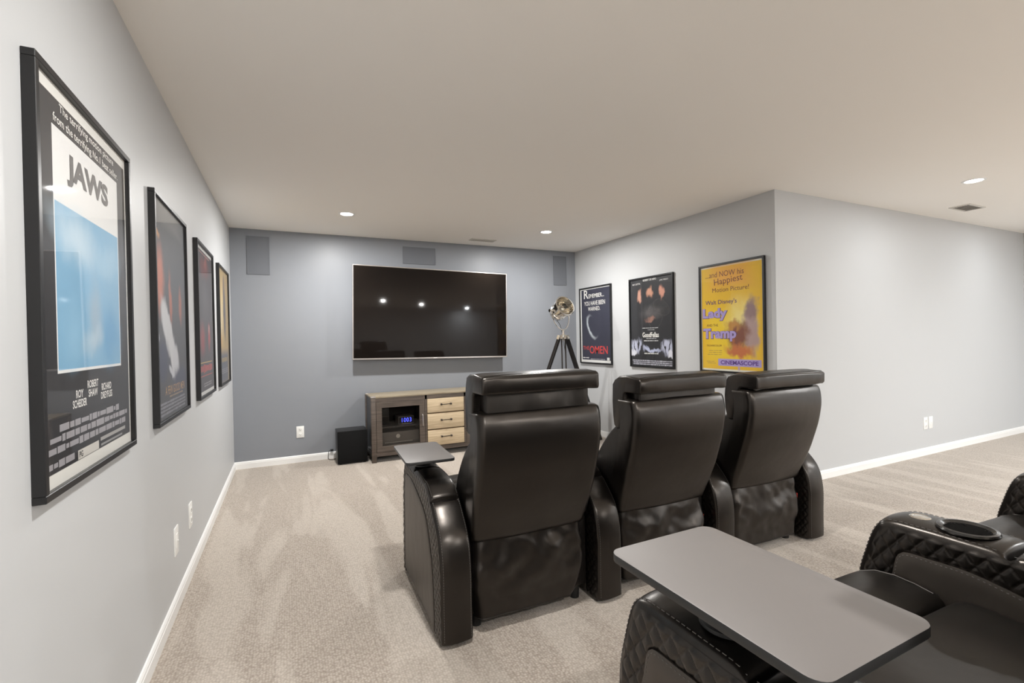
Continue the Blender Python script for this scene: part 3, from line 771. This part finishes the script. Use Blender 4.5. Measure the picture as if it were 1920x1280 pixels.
def proto(name, bm, m, parent=None, **k):
    o = obj(name, bm, m, parent, **k); PROTO.append(o); return o
bd, bands, panels, stt = arm_meshes(True)
arm0 = proto('arm', bd, M_leath, ang=50)
for b in bands: proto('quilted_band', b, M_leath, arm0, ang=180)
for b in panels: proto('side_panel', b, M_panel, arm0, ang=40)
so = proto('stitching', stt, M_stitch, arm0, smooth=False); so['kind'] = 'stuff'
bd, bands, panels, stt = arm_meshes(False)
for b in (*bands, *panels, stt): b.free()
arm1 = proto('arm', bd, M_leath, ang=50)
# cup holder and button versions
cup = nb(); lathe(cup, [(.036,-.07),(0,-.07),(0,-.072),(.040,-.072),(.042,-.002),(.052,-.001),(.055,.003),(.053,.007),(.047,.008),(.041,.003),(.039,-.02),(.036,-.07)], 36)
cup_o = proto('cup_holder', cup, mat('black_chrome', (.05,.048,.046), .22, metal=.6), arm0); cup_o.location = (.0675, .560, .6325)
bt = nb(); lathe(bt, [(.021,0),(.021,.003),(.017,.005),(.015,.004),(.012,.004),(.006,.0048),(0,.005)], 28)
bt_o = proto('recline_button', bt, M_chrome, arm0); bt_o.location = (.0675, .648, .6315)

def seat_parts(t, hrz, variant):
    """everything of one seat between its arms; x measured from the left arm's outer face"""
    XC = .428; w = .588
    # upright rear panel, curved in side view, rounded at its edges
    prof = catmull([(.030,.400),(.005,.46),(-.024,.525),(-.050,.59),(-.072,.655),(-.100,.745),(-.115,.82),(-.120,.865),(-.119,.905),(-.114,.937),(-.106,.957)], 40)
    b = nb(); rings = []
    def ring(yr, z, ins):
        pts = []; hw = w/2-ins-.012*max(0, 1-(z-.39)/.22); r = .032
        pts += [(-hw, .115), (-hw, .06), (-hw, r)]
        for k in range(1, 6):
            a = PI/2*k/6; pts.append((-hw+r-r*math.cos(a), r-r*math.sin(a)))
        n = 14
        for k in range(n+1):
            u = -1+2*k/n; pts.append((u*(hw-r), -.010*(1-u*u)))
        for k in range(5, 0, -1):
            a = PI/2*k/6; pts.append((hw-r+r*math.cos(a), r-r*math.sin(a)))
        pts += [(hw, r), (hw, .06), (hw, .115)]
        return [b.verts.new((XC+x, yr+y+ins*.6, z)) for x, y in pts]
    rings.append(ring(prof[0].x, .396, .014))
    for i, p in enumerate(prof): rings.append(ring(p.x, p.y, .004 if i == 0 else 0))
    rings.append(ring(prof[-1].x, .964, .004)); rings.append(ring(prof[-1].x, .970, .014)); rings.append(ring(prof[-1].x, .972, .03))
    for A, B in zip(rings, rings[1:]):
        n = len(A)
        for i in range(n): b.faces.new((A[i], A[(i+1)%n], B[(i+1)%n], B[i]))
    b.faces.new(rings[0][::-1]); b.faces.new(rings[-1])
    obj('back_panel', b, M_leath, t, ang=50)
    # cushioned inner back with side wings
    pr = catmull([(-.045,.846),(.02,.845),(.087,.806),(.18,.71),(.245,.615),(.277,.50),(.26,.45)], 16)
    pts = [(p.x, p.y) for p in pr] + [(.06,.42),(-.02,.62),(-.055,.78)]
    obj('back_cushion', prism(nb(), pts, .146, .742, 'x', .034, 5), M_leath2, t, ang=60)
    sb = nb()
    for s in (.170, .718): tube(sb, [(s, p.x+.002, p.y+.002) for p in pr[1:14]], .0011, 5)
    obj('piping', sb, M_stitch, t)
    # headrest
    hb = [(-.146,hrz),(-.152,hrz+.012),(-.154,hrz+.055),(-.150,hrz+.066),(-.136,hrz+.072),(-.06,hrz+.078),(.0,hrz+.074),(.036,hrz+.060),(.056,hrz+.03),(.064,hrz-.05),(.060,hrz-.12),(.050,hrz-.172),(.030,hrz-.182),(-.015,hrz-.180),(-.026,hrz-.160),(-.034,hrz-.012),(-.045,hrz)]
    HXC, HW = XC-.018, .273
    bm_ = prism(nb(), hb, HXC-HW, HXC+HW, 'x', .013, 3)
    bmesh.ops.subdivide_edges(bm_, edges=[e for e in bm_.edges if abs((e.verts[0].co-e.verts[1].co).x) > .3], cuts=40)
    for v in bm_.verts:       # padded: fuller in the middle, gathered at the ends
        u = (v.co.x-HXC)/HW; k = 1-u**6
        if v.co.z > hrz+.04: v.co.z += .005*k
        if v.co.y < -.14: v.co.y -= .006*k
        g = max(0, (abs(u)-.55)/.45)
        wv = noise.noise(Vector((u*5, v.co.y*30, v.co.z*70+variant*7)))*.006*g + noise.noise(Vector((v.co.x*9, v.co.y*9, v.co.z*16+variant*7)))*.002
        v.co.y += wv; v.co.z += wv*.7
    obj('headrest', bm_, M_leath, t, ang=60)
    sb = nb(); tube(sb, [(HXC+.262*u, -.140, hrz+.0735+.005*(1-u**6)) for u in [k/10-1 for k in range(21)]], .0014, 5)
    obj('headrest_seam', sb, M_leath2, t)
    nk = prism(nb(), [(-.100,.94),(-.100,hrz+.02),(-.03,hrz+.02),(-.03,.94)], XC-.255, XC+.235, 'x', .012, 3)
    bmesh.ops.subdivide_edges(nk, edges=[e for e in nk.edges if abs((e.verts[0].co-e.verts[1].co).x) > .3], cuts=16)
    for v in nk.verts: v.co.y += .010*noise.noise(Vector((v.co.x*14, v.co.z*30, variant*3.3)))
    obj('headrest_neck', nk, M_leath2, t, ang=60)
    # creased leather skirt over the mechanism
    b = nb(); nu, nv = 44, 30; g = []
    for j in range(nv+1):
        f = j/nv; z = .402-(.402-.062)*f; row = []
        for i in range(nu+1):
            u = -1+2*i/nu; hw = .272+.012*math.sin(PI*min(1,f*1.15))-.05*max(0,(f-.72)/.28)**2*(1 if u > 0 and variant == 0 else .15)
            fold = (.026*noise.noise(Vector((u*2.2+variant*9+f*2.0, f*2.4, variant*5)))*math.sin(PI*min(f*1.3,1)) +
                      .011*noise.noise(Vector((u*5-f*3, f*6+variant*3, 2.7)))*(1-f*.6))
            wrap = .045*max(0,(abs(u)-.86)/.14)**2
            row.append(b.verts.new((XC+u*hw, .034+wrap+fold-.018*math.sin(PI*min(f*1.25,1)), z)))
        g.append(row)
    for A, B in zip(g, g[1:]):
        for i in range(nu): b.faces.new((A[i], A[i+1], B[i+1], B[i]))
    sk = obj('rear_skirt', b, M_wrink, t, ang=180)
    hm = nb(); tube(hm, [(v[0],v[1]-.001,v[2]) for v in [tuple(x) for x in [sk.data.vertices[nv*(nu+1)+i].co for i in range(1,nu)]]], .0028, 5)
    obj('hem', hm, M_leath2, sk)
    if variant:
        obj('red_tag', box(nb(), XC+.283, XC+.287, .045, .055, .265, .295), M_redtag, sk, smooth=False)
    # base, seat, front roll and foot panel
    obj('base', box(nb(), .146, PITCH_S-.011, .09, .66, .062, .40, .01), M_leath2, t)
    for x in (.19, .70):
        for y in (.12, .60): obj('foot', lathe(nb(), [(0,0),(.022,0),(.024,.064),(0,.064)], 14, Matrix.Translation((x,y,0))), M_rubber, t)
    x0, x1 = .143, PITCH_S-.008
    def cushion(name, prof, cr):
        bm_ = prism(nb(), prof, x0, x1, 'x', .016, 3)
        bmesh.ops.subdivide_edges(bm_, edges=[e for e in bm_.edges if abs((e.verts[0].co-e.verts[1].co).x) > .3], cuts=22)
        for v in bm_.verts:
            u = (v.co.x-(x0+x1)/2)/((x1-x0)/2)
            if v.co.z > .42:
                v.co.z += cr*(1-u*u) + .004*noise.noise(Vector((v.co.x*7+variant, v.co.y*16, 1.3)))
        return obj(name, bm_, M_leath2, t, ang=60)
    pr = catmull([(.563,.465),(.570,.488),(.600,.503),(.66,.507),(.71,.498),(.748,.475),(.770,.43),(.776,.36),(.770,.26)], 22)
    cushion('seat_front_roll', [(p.x,p.y) for p in pr]+[(.64,.26),(.60,.40)], .006)
    pr = catmull([(.10,.46),(.20,.492),(.32,.502),(.44,.506),(.52,.508),(.550,.500),(.562,.478)], 20)
    cushion('seat_cushion', [(p.x,p.y) for p in pr]+[(.556,.40),(.10,.40)], .008)
    obj('foot_panel', box(nb(), x0+.01, x1-.01, .655, .745, .075, .40, .02, 3), M_leath, t)
    sb = nb()
    for s in (x0+.016, x1-.016): tube(sb, [(s, p[0], p[1]+.002) for p in [(.585,.499),(.62,.505),(.66,.507),(.70,.501),(.735,.485)]], .0012, 5)
    obj('seam_thread', sb, M_stitch, t)

def place_arm(t, x, cupped=True):
    a = (arm0 if cupped else arm1).copy(); C.objects.link(a); a.parent = t; a.location = (x, 0, 0)
    for ch in arm0.children:
        if not cupped and ch.name.split('.')[0] in ('cup_holder','recline_button'): continue
        c = ch.copy(); C.objects.link(c); c.parent = a
    return a
def recliner(loc, rz, label, hrz, variant, left, left_cup=True):
    t = thing('recliner', label, 'recliner', loc, (0,0,rz))
    seat_parts(t, hrz, variant)
    if left: place_arm(t, 0, left_cup)
    place_arm(t, PITCH_S)
    return t
ROT1 = -.022; O1 = Vector((1.055, -3.645, 0))
def row1(i): return (O1.x+math.cos(ROT1)*PITCH_S*i, O1.y+math.sin(ROT1)*PITCH_S*i, 0)
rA = recliner(row1(0), ROT1, 'black leather recliner on the carpet with a swivel tray, headrest raised highest', 1.048, 0, True, False)
rB = recliner(row1(1), ROT1, 'black leather recliner between two others, headrest slightly raised', 1.003, 1, False)
rC = recliner(row1(2), ROT1, 'black leather recliner beside the pale wall, headrest fully lowered', .979, 2, False)
O2 = (1.055, -5.545, RISER)
rD = recliner(O2, 0, 'black leather recliner with a wide seat cushion between its tray arm and cup holder arm', 1.0, 3, True, False)
rE = recliner((O2[0]+PITCH_S, O2[1], O2[2]), 0, 'black leather recliner on the far side of the cup holder arm with chrome button', 1.0, 4, False)
for o in PROTO: bpy.data.objects.remove(o)

# swivel trays
def tray(loc, rz, w, d, label):
    t = thing('tray_table', label, 'tray', loc, (0,0,rz))
    zt = .080; r = .022; b = nb(); pts = []
    for cx, cy, a0 in ((w/2-r,d/2-r,0),(-w/2+r,d/2-r,90),(-w/2+r,-d/2+r,180),(w/2-r,-d/2+r,270)):
        for k in range(7):
            a = math.radians(a0+15*k); pts.append((cx+r*math.cos(a), cy+r*math.sin(a)))
    prism(b, pts, zt-.014, zt, 'z', .0018, 2)
    to = obj('tray_top', b, M_tray, t, ang=40); to.data.materials.append(M_traydark)
    for p in to.data.polygons:
        if p.normal.z < .5: p.material_index = 1
    return t, zt
tA, zt = tray((1.105, -3.197, .6385), ROT1-.03, .228, .395, 'small dark grey swivel tray on the recliner arm near the media cabinet')
ca = Matrix.Rotation(-(ROT1-.03), 3, 'Z')
def pedestal(t, off):
    obj('pedestal', lathe(nb(), [(0,0),(.043,0),(.043,.006),(.022,.010),(.020,.060),(.034,.066),(.034,.072),(0,.072)], 28, Matrix.Translation(off)), M_traydark, t)
    obj('pivot_plate', box(nb(), off[0]-.05, off[0]+.05, off[1]-.06, off[1]+.06, .068, .073, .002), M_traydark, t)
pedestal(tA, (.012, .06, -.003))
tB, zt = tray((1.122, -5.022, RISER+.6375), .012, .236, .360, 'dark grey swivel tray on the quilted arm facing the cup holder arm')
pedestal(tB, (.0, .035, -.002))
